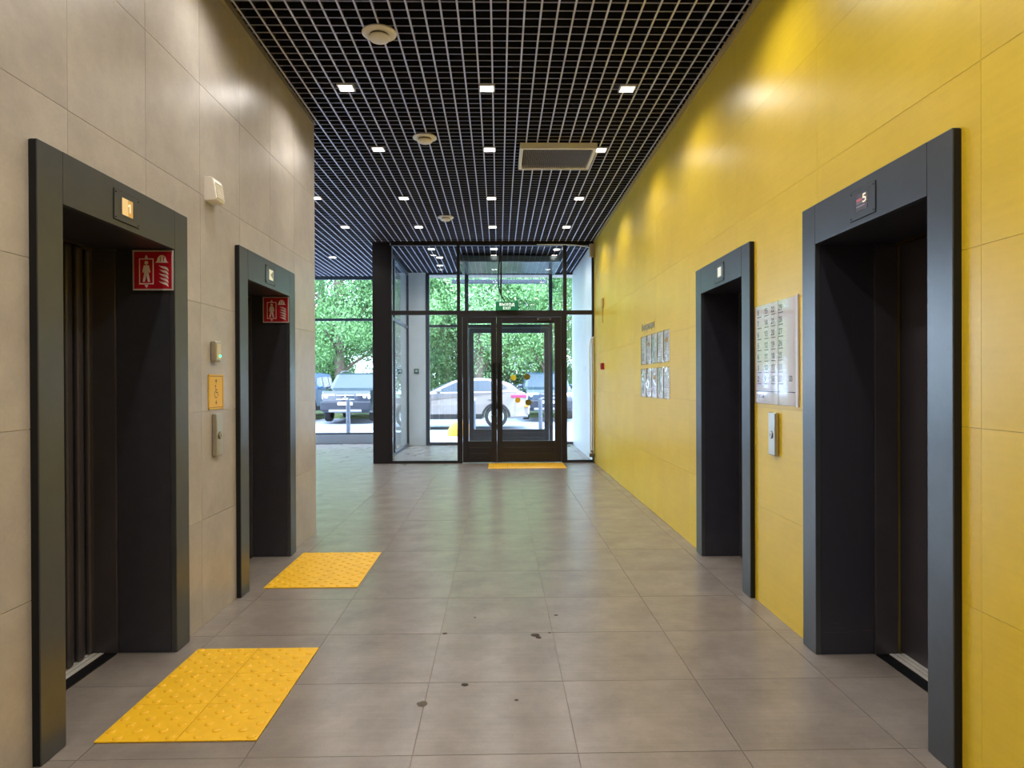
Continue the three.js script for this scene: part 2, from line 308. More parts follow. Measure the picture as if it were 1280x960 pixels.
for (const l of LIFTS) {
  // local frame: u along depth (towards the camera +), out = towards the hall, built at the wall plane
  const s = l.s, t = thing('lift_entrance', portalInfo[l.n][0], 'elevator', [s < 0 ? XL : XR, 0, -l.d]);
  const X = (a, b) => (s < 0 ? [-b, -a] : [a, b]);         // a, b: distance behind the wall plane (negative = proud)
  const B = (a, b, y0, y1, z0, z1, r) => { const [x0, x1] = X(a, b); return r ? rb(x0, x1, y0, y1, z0, z1, r) : bx(x0, x1, y0, y1, z0, z1); };
  for (const e of [-1, 1]) {
    const j = mesh('jamb', [B(-0.03, -0.002, 0.002, FH, e * OW, e * FW, 0.003)], M.portal, t);
    mesh('edge', [B(-0.026, 0.008, 0.002, FH - 0.004, e * (FW - 0.004), e * (FW + 0.001))], M.portalSide, j);
    mesh('reveal', [B(-0.002, 0.26, 0.002, OH, e * OW, e * (OW + 0.012))], l.n === 'R1' ? M.revealScuffed : M.reveal, t);
    mesh('door_jamb', [B(0.262, l.n === 'L1' ? 0.398 : 0.372, 0.004, OH - 0.006, e * (OW - 0.012), e * (OW + 0.0165), 0.002)], M.liftDoor, t);
  }
  mesh('lintel', [B(-0.03, -0.002, OH, FH, -OW + 0.0015, OW - 0.0015, 0.002)], M.portal, t);
  mesh('soffit', [B(-0.002, 0.36, OH, OH + 0.012, -OW, OW)], M.reveal, t);
  mesh('threshold', [B(0.262, 0.325, -0.001, 0.004, -OW + 0.014, OW - 0.014)], M.portalSide, t);
  const sg = [];
  for (let k = 0; k < 4; k++) sg.push(B(0.328 + k * 0.028, 0.349 + k * 0.028, 0.001, 0.007, -OW + 0.014, OW - 0.014));
  mesh('sill', [B(0.326, 0.44, -0.001, 0.003, -OW + 0.014, OW - 0.014)], M.portalSide, t);
  mesh('sill_track', sg, M.sillAluSheen, t);
  if (l.n === 'L1') {                                      // ribbed folding panels
    const edges = [-OW - 0.016, -0.2, 0.03, 0.25, OW + 0.016];
    for (let k = 0; k < 4; k++) {
      const p = mesh('door_panel', [B(0.40, 0.43, 0.008, OH - 0.004, edges[k] + 0.002, edges[k + 1] - 0.002)], M.liftDoor, t);
      const n = 3, w = (edges[k + 1] - edges[k]) / n;
      for (let q = 0; q < n; q++) { const a = edges[k] + w * (q + 0.2); mesh('rib', [B(0.372, 0.40, 0.01, OH - 0.006, a, a + w * 0.52, 0.012)], M.liftDoor, p); }
    }
  } else {
    mesh('door_panel', [B(0.40, 0.43, 0.008, OH - 0.004, -OW - 0.016, -0.003, 0.002)], M.liftDoor, t);
    mesh('door_panel', [B(0.375, 0.398, 0.008, OH - 0.004, -0.02, OW + 0.016, 0.002)], M.liftDoor, t);
  }
  // indicator plate
  const cu = s < 0 ? (l.n === 'L1' ? 0.005 : 0.01) : 0.005, cy = 2.108;
  const plate = mesh('indicator', [B(-0.0345, -0.0305, cy - 0.063, cy + 0.063, cu - 0.1, cu + 0.1, 0.0015)], M.portal, t);
  mesh('plate_gap', [B(-0.0308, -0.0302, cy - 0.066, cy + 0.066, cu - 0.103, cu + 0.103)], M.black, plate);
  const em = std({ map: screens[l.n], roughness: 0.3, emissive: '#ffffff', emissiveMap: screens[l.n], emissiveIntensity: 0.22 });
  const [ix] = X(-0.0352, 0);
  const off = { L1: 0.0, L2: -0.005, R2: 0.012, R1: 0.0 }[l.n];
  card('screen', 0.085, 0.072, 0.002, em, plate, [s < 0 ? 0.0352 : -0.0352, cy + 0.004, cu + off], s < 0 ? Math.PI / 2 : -Math.PI / 2);
  for (const a of [-0.09, 0.09]) for (const b of [-0.053, 0.053]) mesh('screw', [new THREE.CylinderGeometry(0.0035, 0.0035, 0.003, 10).rotateZ(Math.PI / 2).translate(s < 0 ? 0.035 : -0.035, cy + b, cu + a)], M.portalSide, plate);
}

// ---------------------------------------------------------------- fire-lift signs on the far reveals
const fireTex = canvasTex(512, 512, (g, w, h) => {
  const Wt = '#efe3de';
  g.fillStyle = '#c8bcb6'; g.fillRect(0, 0, w, h); g.fillStyle = '#bb1226'; g.fillRect(20, 20, w - 40, h - 40);
  g.strokeStyle = Wt; g.lineWidth = 14; g.strokeRect(88, 112, 172, 316);
  g.fillStyle = Wt;
  for (const [y, k] of [[58, 1], [486, -1]]) { g.beginPath(); g.moveTo(174, y); g.lineTo(198, y + 44 * k); g.lineTo(150, y + 44 * k); g.fill(); }
  g.beginPath(); g.arc(174, 160, 25, 0, 7); g.fill();
  g.beginPath(); g.moveTo(140, 192); g.lineTo(208, 192); g.lineTo(226, 282); g.lineTo(208, 288); g.lineTo(200, 250); g.lineTo(204, 300); g.lineTo(222, 404); g.lineTo(192, 406); g.lineTo(174, 320); g.lineTo(154, 406); g.lineTo(126, 404); g.lineTo(144, 300); g.lineTo(148, 250); g.lineTo(140, 288); g.lineTo(122, 282); g.closePath(); g.fill();
  g.beginPath(); g.moveTo(284, 160); g.quadraticCurveTo(310, 144, 312, 112); g.quadraticCurveTo(330, 62, 372, 62); g.quadraticCurveTo(414, 66, 424, 112); g.quadraticCurveTo(430, 146, 456, 160); g.closePath(); g.fill();
  g.fillStyle = '#bb1226'; g.fillRect(346, 84, 8, 60); g.fillRect(388, 84, 8, 60);
  g.fillStyle = Wt;
  for (let k = 0; k < 5; k++) { const y = 190 + k * 50; g.beginPath(); g.moveTo(330 + (k % 2) * 10, y); g.bezierCurveTo(360, y + 30, 430, y - 6, 452, y + 58); g.lineTo(452, y + 84); g.bezierCurveTo(420, y + 36, 380, y + 60, 330 + (k % 2) * 10, y + 4); g.fill(); }
});
const signMat = printed(fireTex, 0.35), signBack = hex('#c8bcb6', 0.5);
[[3.462, 'red square fire lift sign inside the near grey-wall lift opening'], [5.348, 'red square fire lift sign inside the far grey-wall lift opening']].forEach(([d, label]) => {
  const o = card('fire_lift_sign', 0.2, 0.2, 0.004, [signBack, signBack, signBack, signBack, signMat, signBack], null, [-1.72, 1.912, -d + 0.004]);
  tag(o, label, 'sign', 'fire lift signs');
});

// ---------------------------------------------------------------- fittings on the grey wall
{
  const t = thing('wall_siren', 'white ribbed alarm siren high on the grey wall between the lifts', 'siren', [XL, 2.44, -3.95]);
  const sh = new THREE.Shape(); sh.moveTo(0.001, -0.062); sh.lineTo(0.052, -0.058); sh.quadraticCurveTo(0.062, -0.056, 0.062, -0.046); sh.lineTo(0.05, 0.045); sh.quadraticCurveTo(0.044, 0.064, 0.03, 0.066); sh.lineTo(0.001, 0.066); sh.closePath();
  mesh('housing', [new THREE.ExtrudeGeometry(sh, { depth: 0.115, bevelEnabled: true, bevelSize: 0.004, bevelThickness: 0.004, bevelSegments: 2 }).translate(0, 0, -0.0575)], M.white, t);
  for (let k = 0; k < 8; k++) { const y = -0.045 + k * 0.0115, x = 0.0635 - (y + 0.046) * 0.13; mesh('slat', [rb(x - 0.003, x + 0.009, y, y + 0.0055, -0.05, 0.05, 0.002)], M.white, t); }
}
{
  const t = thing('card_reader', 'small steel card reader with green light above the yellow lift sign', 'card reader', [XL, 1.531, -4.0]);
  mesh('body', [rb(0.001, 0.03, -0.06, 0.06, -0.042, 0.042, 0.008, 3)], M.steel, t);
  mesh('face', [rb(0.0295, 0.033, -0.045, 0.045, -0.028, 0.03, 0.004)], M.cream, t);
  mesh('status_light', [new THREE.SphereGeometry(0.007, 14, 10).translate(0.033, -0.026, -0.012)], std({ color: '#2fdc8c', emissive: '#2bff9a', emissiveIntensity: 3 }), t);
}
const accessTex = canvasTex(256, 256, (g, w, h) => {
  g.fillStyle = '#e9b93a'; g.fillRect(0, 0, w, h); g.strokeStyle = '#8f6d1e'; g.lineWidth = 5; g.strokeRect(10, 10, w - 20, h - 20);
  g.fillStyle = g.strokeStyle = '#3f351e'; g.lineWidth = 7;
  for (const [y, k] of [[30, 1], [226, -1]]) { g.beginPath(); g.moveTo(128, y); g.lineTo(146, y + 20 * k); g.lineTo(132, y + 20 * k); g.lineTo(132, y + 36 * k); g.lineTo(124, y + 36 * k); g.lineTo(124, y + 20 * k); g.lineTo(110, y + 20 * k); g.fill(); }
  g.beginPath(); g.arc(118, 84, 9, 0, 7); g.fill(); g.beginPath(); g.moveTo(120, 96); g.lineTo(124, 132); g.lineTo(154, 132); g.lineTo(166, 164); g.stroke(); g.beginPath(); g.moveTo(122, 112); g.lineTo(148, 112); g.stroke(); g.beginPath(); g.arc(126, 146, 27, 1.0, 4.2); g.stroke();
});
{
  const y = hex('#e9b93a', 0.5), t = thing('accessibility_sign', 'yellow square sign with wheelchair user and two arrows on the grey wall', 'sign', [XL, 1.298, -4.025]);
  card('plate', 0.2, 0.196, 0.004, [y, y, y, y, printed(accessTex, 0.45), y], t, [0.0028, 0, 0], Math.PI / 2);
  mesh('rim', [bx(0.001, 0.0065, -0.1, -0.093, -0.102, 0.102), bx(0.001, 0.0065, 0.093, 0.1, -0.102, 0.102), bx(0.001, 0.0065, -0.1, 0.1, -0.102, -0.096), bx(0.001, 0.0065, -0.1, 0.1, 0.096, 0.102)], y, t);
}
function callPanel(s, d, y, label) {
  const t = thing('lift_call_panel', label, 'button', [s < 0 ? XL : XR, y, -d]), k = s < 0 ? 1 : -1;
  mesh('plate', [rb(k * 0.001, k * 0.026, -0.123, 0.123, -0.048, 0.048, 0.007, 3)], M.steel, t);
  const b = mesh('button', [cyl(0.017, 0.018, 0.008, 28).rotateZ(Math.PI / 2).translate(k * 0.029, -0.005, 0)], M.steel, t);
  mesh('button_ring', [new THREE.TorusGeometry(0.02, 0.003, 10, 28).rotateY(Math.PI / 2).translate(k * 0.027, -0.005, 0)], M.steelDark, b);
  mesh('button_mark', [bx(k * 0.0325, k * 0.0335, -0.013, 0.004, -0.003, 0.003)], M.rubber, b);
}
callPanel(-1, 4.02, 1.05, 'steel call button panel on the grey wall under the yellow sign');
callPanel(1, 3.9, 1.045, 'steel call button panel on the yellow wall under the floor directory');

// ---------------------------------------------------------------- fittings on the yellow wall
const dirTex = canvasTex(720, 700, (g, w, h) => {
  g.fillStyle = '#f0e9e5'; g.fillRect(0, 0, w, h);
  g.fillStyle = '#2d2a2a';
  const cols = [[8, 7, 6, 5, 4, 3, 2], [15, 14, 13, 12, 11, 10, 9], [22, 21, 20, 19, 18, 17, 16], [29, 28, 27, 26, 25, 24, 23]], xs = [40, 172, 292, 420];
  cols.forEach((c, i) => c.forEach((n, r) => { g.fillStyle = '#2d2a2a'; g.font = 'bold 54px sans-serif'; g.fillText(String(n), xs[i], 66 + r * 80); g.fillStyle = '#7c7068'; g.fillRect(xs[i], 77 + r * 80, 76, 7); }));
  g.fillStyle = '#2d2a2a'; g.font = 'bold 54px sans-serif'; g.fillText('30', 580, 66 + 6 * 80);
  g.fillRect(20, 612, w - 60, 6); g.font = 'bold 42px sans-serif'; g.fillText('1 этаж', 34, 662);
});
{
  const t = thing('floor_directory', 'large printed floor directory under clear plastic on the yellow wall', 'sign', [XR, 1.507, -3.903]);
  const e = hex('#f0e9e5', 0.6);
  card('printed_sheet', 0.6, 0.585, 0.002, [e, e, e, e, printed(dirTex, 0.55), e], t, [-0.0025, 0, 0], -Math.PI / 2);
  mesh('clear_cover', [bx(-0.0085, -0.0055, -0.297, 0.297, -0.306, 0.306)], M.acrylic, t);
  mesh('edge_strip', [bx(-0.0095, -0.0015, -0.299, 0.299, 0.29, 0.312), bx(-0.0092, -0.0055, -0.299, 0.299, 0.05, 0.052)], hex('#d9cfd2', 0.3), t);
}
const sheetTex = [0, 1, 2].map((q) => canvasTex(210, 297, (g, w, h) => {
  g.fillStyle = ['#f6f5f2', '#eff2ee', '#f7f3f3'][q]; g.fillRect(0, 0, w, h);
  for (let y = 26; y < 270; y += 12) { const v = 120 + rnd() * 60; g.fillStyle = `rgb(${v},${v},${v})`; if (rnd() > 0.15) g.fillRect(20, y, 60 + rnd() * 110, 4); }
  if (q === 2) { g.fillStyle = '#d9a94a'; g.fillRect(30, 70, 130, 40); }
  if (q === 1) { g.fillStyle = '#a9c8a6'; g.fillRect(20, 30, 60, 220); }
}));
const ordinal = ['leftmost', 'second', 'third', 'fourth', 'rightmost'];
for (const [row, y] of [['upper', 1.68], ['lower', 1.33]]) for (let k = 0; k < 5; k++) {
  const d = 7.47 - k * 0.258, q = (k * 2 + (row === 'lower' ? 1 : 0)) % 3;
  const t = thing('document_holder', `clear sheet holder on the yellow wall, ${ordinal[k]} of the ${row} row`, 'notice', [XR, y, -d], 'sheet holders under the wall heading');
  const e = hex('#d8d6d2', 0.6);
  card('sheet', 0.205, 0.29, 0.0015, [e, e, e, e, printed(sheetTex[q], 0.6), e], t, [-0.0025, 0, 0], -Math.PI / 2);
  const sh = [];
  for (let i = 0; i <= 10; i++) for (let j = 0; j <= 12; j++) sh.push([i, j]);
  const pg = new THREE.BoxGeometry(0.0015, 0.31, 0.225, 1, 12, 8), p = pg.attributes.position;
  for (let i = 0; i < p.count; i++) p.setX(i, p.getX(i) - 0.0085 + 0.0025 * Math.sin(p.getY(i) * 22 + k * 1.9) * Math.sin(p.getZ(i) * 19 + k));
  pg.computeVertexNormals();
  mesh('clear_pocket', [pg], M.acrylic, t);
  mesh('spine', [bx(-0.009, -0.0012, -0.152, 0.152, -0.1135, -0.107)], hex('#77786f', 0.4), t);
}
{
  const tx = canvasTex(512, 110, (g, w, h) => { g.fillStyle = '#e8c52c'; g.fillRect(0, 0, w, h); g.fillStyle = '#26221a'; g.font = 'bold 104px sans-serif'; const s = w / (g.measureText('Информация').width + 8); g.save(); g.scale(s, 1); g.fillText('Информация', 2, 84); g.fillText('Информация', 6, 84); g.restore(); });
  const y = hex('#e8c52c', 0.5);
  tag(card('wall_lettering', 0.64, 0.12, 0.002, [y, y, y, y, printed(tx, 0.45), y], null, [XR - 0.0022, 1.925, -7.26], -Math.PI / 2), 'dark word heading on the yellow wall above the sheet holders', 'sign');
}
{
  const t = thing('fire_call_point', 'small red fire alarm call point on the yellow wall by the doors', 'alarm', [XR, 1.575, -10.36]);
  mesh('housing', [rb(-0.045, -0.001, -0.048, 0.048, -0.05, 0.05, 0.006)], M.red, t); mesh('button_face', [rb(-0.049, -0.044, -0.022, 0.022, -0.022, 0.022, 0.003)], hex('#7c0e1a', 0.5), t);
  const b = thing('junction_box', 'small pale yellow junction box on the yellow wall near the doors', 'junction box', [XR, 2.53, -10.36]);
  mesh('housing', [rb(-0.035, -0.001, -0.07, 0.07, -0.06, 0.06, 0.006)], hex('#cdb168', 0.5), b); mesh('conduit', [tube([[-0.012, -0.07, 0], [-0.012, -0.2, 0], [-0.012, -0.3, 0]], 0.008)], hex('#cdb168', 0.5), b);
  const u = thing('riser_pipes', 'thin cream riser pipes with a valve in the corner by the partition', 'pipe', [XR - 0.06, 0, -DP + 0.12]);
  mesh('pipe', [tube([[0.03, 0.12, 0], [0.03, 1, 0], [0.03, 2.06, 0]], 0.012)], M.cream, u);
  mesh('pipe', [tube([[-0.02, 0.16, 0.0], [-0.02, 1, 0], [-0.02, 2.0, 0], [0.0, 2.07, 0], [0.045, 2.08, 0]], 0.012)], M.white, u);
  mesh('valve', [rb(-0.04, 0.05, 0.1, 0.16, -0.03, 0.03, 0.012), cyl(0.02, 0.02, 0.05, 14).rotateX(Math.PI / 2).translate(0.0, 0.2, 0.03), tube([[0.03, 0.12, 0], [0.035, 0.06, 0.0], [0.03, 0.003, 0]], 0.012)], M.steelDark, u);
  const w = thing('corner_box', 'small white box at the top corner of yellow wall and partition', 'junction box', [XR - 0.05, 3.5, -DP + 0.1]);
  mesh('housing', [rb(-0.035, 0.045, -0.11, 0.11, -0.035, 0.035, 0.008)], M.cream, w); mesh('cable', [tube([[-0.03, 0.05, 0], [-0.3, 0.09, 0.02], [-0.9, 0.1, 0.0]], 0.008)], M.white, w);
}

// ---------------------------------------------------------------- ceiling fittings
let detProto;
[[-0.781, 4.564, 'white round smoke detector under the grid, nearest and largest of three'], [-0.69, 6.509, 'white round smoke detector under the grid, middle of three'], [-0.738, 9.663, 'white round smoke detector under the grid, farthest and smallest of three']].forEach(([x, d, label]) => {
  if (!detProto) {
    const t = detProto = thing('smoke_detector', label, 'smoke detector', [x, H, -d], 'smoke detectors');
    mesh('mounting_ring', [lathe([[0.0, -0.001], [0.11, -0.001], [0.114, -0.008], [0.112, -0.016], [0.09, -0.022], [0.075, -0.02], [0.0, -0.02]], 40)], M.white, t);
    mesh('neck', [lathe([[0.0, -0.02], [0.062, -0.02], [0.062, -0.036], [0, -0.036]], 32)], hex('#6f695f', 0.6), t);
    mesh('dome', [lathe([[0.0, -0.03], [0.07, -0.034], [0.073, -0.042], [0.062, -0.054], [0.035, -0.062], [0.012, -0.066], [0.0, -0.066]], 40)], M.white, t);
    return;
  }
  const c = detProto.clone(); c.name = numbered('smoke_detector'); c.position.set(x, H, -d); scene.add(c); tag(c, label, 'smoke detector', 'smoke detectors');
});
{
  const t = thing('ceiling_grille', 'long white framed air grille with dark louvres hanging under the grid', 'vent', [0.59, H, -6.99]);
  const w = 0.375, l = 0.335, h = 0.06, f = 0.032;
  mesh('frame', [rb(-w, w, -h, -0.001, -l, -l + f, 0.004), rb(-w, w, -h, -0.001, l - f, l, 0.004), rb(-w, -w + f, -h, -0.001, -l + f, l - f, 0.004), rb(w - f, w, -h, -0.001, -l + f, l - f, 0.004)], hex('#f4f1e8', 0.4), t);
  mesh('backing', [bx(-w + f, w - f, -0.02, -0.004, -l + f, l - f)], M.black, t);
  const sl = [];
  for (let k = 0; k < 34; k++) { const x = -w + f + 0.012 + k * (2 * (w - f) - 0.02) / 34; sl.push(new THREE.BoxGeometry(0.003, 0.022, 2 * (l - f)).rotateZ(0.5).translate(x + 0.006, -0.042, 0)); }
  mesh('louvre', sl, hex('#8b8378', 0.5), t).userData.kind = 'stuff';
}

// ---------------------------------------------------------------- glazed partition with the inner doors
const bar3 = (x0, x1, y0, y1, d, t = 0.06) => rb(x0, x1, y0, y1, -d - t / 2, -d + t / 2, 0.004);
{
  const w = struct('window_1');
  const F = (n, ...a) => mesh(n, [bar3(...a)], M.frame, w), G = (x0, x1, y0, y1) => mesh('pane', [bx(x0, x1, y0, y1, -DP - 0.004, -DP + 0.004)], M.glass, w);
  F('top_rail', -1.77, XR - 0.004, 3.6, H + 0.02, DP, 0.08);
  F('transom', -1.77, XR - 0.004, 2.455, 2.525, DP, 0.07);
  F('mullion', -0.69, -0.637, 0.002, 3.6, DP, 0.075); F('mullion', 1.07, 1.128, 0.002, 3.6, DP, 0.075); F('mullion', XR - 0.035, XR - 0.004, 0.002, 3.6, DP, 0.075); F('mullion', -1.79, -1.76, 0.002, 3.6, DP, 0.075);
  F('bottom_rail', -1.77, -0.69, 0.002, 0.045, DP); F('bottom_rail', 1.128, XR - 0.004, 0.002, 0.045, DP);
  F('mullion', 0.04, 0.055, 2.525, 3.6, DP, 0.03);
  G(-1.758, -0.692, 0.045, 2.455); G(-1.758, -0.692, 2.525, 3.6); G(-0.636, 0.038, 2.525, 3.6); G(0.057, 1.068, 2.525, 3.6); G(1.13, XR - 0.036, 0.045, 2.455); G(1.13, XR - 0.036, 2.525, 3.6);
}
structMesh('column_1', [rb(-2.082, -1.793, 0.001, H - 0.001, -DP - 0.3, -DP + 0.02, 0.006)], hex('#2a262a', 0.3, 0.35));
function doorLeaf(name, x0, x1, d, glass, mat, gy0, gy1, top, handleX, stickers) {
  const w = struct(name), [g0, g1] = glass;
  mesh('stile', [bar3(x0, g0, 0.012, top, d, 0.055)], mat, w); mesh('stile', [bar3(g1, x1, 0.012, top, d, 0.055)], mat, w);
  mesh('top_rail', [bar3(g0, g1, gy1, top, d, 0.055)], mat, w);
  mesh('bottom_rail', [bar3(g0, g1, 0.012, gy0, d, 0.05), bar3(g0 + 0.03, g1 - 0.03, 0.07, 0.16, d, 0.06), bar3(g0 + 0.02, g1 - 0.02, 0.185, 0.26, d, 0.058)], mat, w);
  mesh('pane', [bx(g0, g1, gy0, gy1, -d - 0.004, -d + 0.004)], M.glass, w);
  if (handleX !== undefined) {
    const h = mesh('handle', [rb(handleX - 0.022, handleX + 0.022, 0.79, 1.66, -d + 0.062, -d + 0.09, 0.008)], M.handle, w);
    for (const y of [0.95, 1.5]) mesh('bracket', [rb(handleX - 0.03, handleX + 0.03, y - 0.03, y + 0.03, -d + 0.026, -d + 0.066, 0.006)], M.handle, h);
  }
  for (const [x, y, c, r] of stickers || []) mesh('sticker', [cyl(r, r, 0.0015, 32).rotateX(Math.PI / 2).translate(x, y, -d + 0.0055)], new THREE.MeshPhysicalMaterial({ color: c, roughness: 0.6, transmission: 0.45, thickness: 0 }), w);
}
doorLeaf('door_1', -0.6, -0.0375, DP, [-0.515, -0.128], M.frame, 0.365, 2.315, 2.415, -0.085);
doorLeaf('door_2', -0.0355, 1.03, DP, [0.056, 0.925], M.frame, 0.365, 2.315, 2.415, 0.012, [[0.468, 1.426, '#8f8512', 0.052], [0.486, 1.0, '#8f8512', 0.052]]);
{
  const w = struct('trim_3');
  mesh('door_jamb', [bar3(-0.636, -0.605, 0.002, 2.455, DP, 0.09)], M.frame, w); mesh('door_jamb', [bar3(1.035, 1.069, 0.002, 2.455, DP, 0.09)], M.frame, w);
  mesh('door_head', [bar3(-0.605, 1.035, 2.42, 2.454, DP, 0.09)], M.frame, w);
  const k = thing('door_closer', 'slim dark door closer on top of the wide inner door', 'door closer', [0.75, 2.375, -DP + 0.05]);
  mesh('case', [rb(-0.13, 0.13, -0.025, 0.025, -0.02, 0.02, 0.006)], hex('#343034', 0.4, 0.3), k);
  mesh('screw', [new THREE.SphereGeometry(0.007, 8, 6).translate(-0.1, 0.0, 0.02)], M.alu, k); mesh('screw', [new THREE.SphereGeometry(0.007, 8, 6).translate(0.1, 0.0, 0.02)], M.alu, k);
}
{
  const tx = canvasTex(256, 106, (g, w, h) => { g.fillStyle = '#0c6440'; g.fillRect(0, 0, w, h); g.fillStyle = '#f2fff6'; g.textAlign = 'center'; g.font = 'bold 52px sans-serif'; g.fillText('ВЫХОД', w / 2, 50); g.font = 'bold 46px sans-serif'; g.fillText('EXIT', w / 2, 96); });
  const t = thing('exit_sign', 'green exit sign on a black cable over the inner doors', 'exit sign', [0.135, 2.588, -DP + 0.1]);
  mesh('housing', [rb(-0.182, 0.182, -0.074, 0.074, -0.02, 0.016, 0.006)], M.green, t);
  const e = M.green;
  card('lettering', 0.35, 0.136, 0.003, [e, e, e, e, std({ map: tx, roughness: 0.5, emissive: '#ffffff', emissiveMap: tx, emissiveIntensity: 0.35 }), e], t, [0, 0, 0.0165]);
  mesh('cable', [tube([[-0.03, 0.074, 0], [-0.1, 0.2, 0.01], [-0.14, 0.4, 0.01], [-0.12, 0.75, 0.005], [-0.085, 1.07, 0]], 0.011, 40), tube([[-0.03, 0.074, 0], [-0.095, 0.2, 0.01], [-0.1, 0.45, 0.012], [-0.09, 0.8, 0.005], [-0.085, 1.07, 0]], 0.007, 40)], M.cable, t);
}

// ---------------------------------------------------------------- vestibule and street front
{
  const w = struct('window_2'), m = M.frameHaze;               // glazed left side of the vestibule
  const P = (n, d0, d1, y0, y1, t = 0.05) => mesh(n, [rb(-1.93 - t / 2, -1.93 + t / 2, y0, y1, -d1, -d0, 0.004)], m, w);
  P('mullion', DP + 0.32, DP + 0.36, 0.002, 3.6); P('mullion', 12.65, 12.71, 0.002, 3.6); P('mullion', DO - 0.1, DO - 0.04, 0.002, 3.6);
  P('transom', DP + 0.36, DO - 0.1, 2.47, 2.53, 0.04); P('top_rail', DP + 0.36, DO - 0.1, 3.6, H); P('bottom_rail', DP + 0.36, DO - 0.1, 0.002, 0.05);
  for (const [a, b] of [[DP + 0.36, 12.65], [12.71, DO - 0.1]]) for (const [y0, y1] of [[0.05, 2.47], [2.53, 3.6]]) mesh('pane', [bx(-1.934, -1.926, y0, y1, -b, -a)], M.glass, w);
}
{
  const w = struct('window_3'), m = M.frameHaze;               // street side of the vestibule
  const F = (n, ...a) => mesh(n, [bar3(...a)], m, w), G = (x0, x1, y0, y1) => mesh('pane', [bx(x0, x1, y0, y1, -DO - 0.004, -DO + 0.004)], M.glass, w);
  F('mullion', -1.55, -1.47, 0.002, 3.62, DO, 0.09); F('mullion', -0.72, -0.64, 0.002, 3.62, DO, 0.08); F('mullion', 1.07, 1.145, 0.002, 3.62, DO, 0.08);
  F('top_rail', -1.55, 1.577, 3.62, H, DO); F('transom', -1.47, -0.72, 2.505, 2.56, DO); F('transom', -0.64, 1.07, 2.49, 2.56, DO); F('bottom_rail', -1.47, -0.72, 0.002, 0.06, DO); F('bottom_rail', 1.145, 1.577, 0.002, 0.06, DO);
  G(-1.469, -0.721, 0.06, 2.505); G(-1.469, -0.721, 2.56, 3.62); G(-0.639, 1.069, 2.56, 3.62); G(1.146, 1.575, 0.06, 3.62);
}
doorLeaf('door_3', -0.635, -0.0475, DO, [-0.535, -0.13], M.frameHaze, 0.33, 2.38, 2.485);
doorLeaf('door_4', -0.0455, 1.065, DO, [0.045, 0.965], M.frameHaze, 0.33, 2.38, 2.485, undefined, [[0.31, 1.43, '#e9cf10', 0.06], [0.4, 0.95, '#e8b51a', 0.06]]);
structMesh('wall_vestibule_front', [bx(-2.08, -1.552, 0.001, H + 0.05, -DO - 0.05, -DO + 0.02)], M.vestWall);
structMesh('wall_vestibule_return', [bx(-2.08, -1.98, 0.001, H + 0.05, -DF - 0.05, -DO - 0.05)], M.vestWall);
{
  const t = thing('access_panel', 'small dark control box on the pale vestibule wall panel', 'control box', [-1.75, 1.575, -DO + 0.02]);
  mesh('housing', [rb(-0.05, 0.05, -0.05, 0.05, 0.001, 0.03, 0.006)], hex('#3e4a4c', 0.5), t); mesh('screen', [rb(-0.028, 0.028, -0.02, 0.028, 0.03, 0.033, 0.002)], hex('#9fc3c0', 0.3), t);
  const c = thing('roof_reflection_panel', 'long grey panel under the vestibule ceiling standing in for roof glass reflections', 'ceiling panel', [0.2, 3.52, -13.1]);  // opaque glossy panel stands in for the reflections of a glass roof
  mesh('housing', [rb(-0.93, 0.93, -0.02, 0.1, -0.75, 0.75, 0.02)], hex('#5f6b6b', 0.2, 0.4), c); mesh('outlet', [bx(-0.85, 0.85, -0.024, -0.019, -0.72, -0.62)], M.black, c);
}
{
  const w = struct('window_4'), m = M.frameHaze;               // street window of the side lobby
  const F = (n, ...a) => mesh(n, [bar3(...a)], m, w), G = (x0, x1, y0, y1) => mesh('pane', [bx(x0, x1, y0, y1, -DF - 0.004, -DF + 0.004)], M.glass, w);
  F('top_rail', XF, -2.08, 3.6, H + 0.02, DF, 0.08); F('transom', XF, -2.08, 2.695, 2.75, DF); F('bottom_rail', XF, -2.08, 0.2, 0.235, DF);
  const xs = [XF, -5.4, -4.25, -2.08];
  xs.forEach((x) => F('mullion', x - 0.03, x + 0.03, 0.2, 3.6, DF, 0.08));
  for (let i = 0; i < 3; i++) { G(xs[i] + 0.03, xs[i + 1] - 0.03, 0.235, 2.695); G(xs[i] + 0.03, xs[i + 1] - 0.03, 2.75, 3.6); }
}
structMesh('wall_front', [bx(XF, -2.08, 0.001, 0.2, -DF - 0.12, -DF + 0.06)], hex('#8d949c', 0.5));
structMesh('wall_front_top', [bx(XF - 0.2, 2.4, H + 0.02, TOP + 0.2, -DF - 0.3, -DF - 0.05), bx(-2.08, 2.4, H + 0.001, TOP, -DF, -DO - 0.05)], M.plaster);

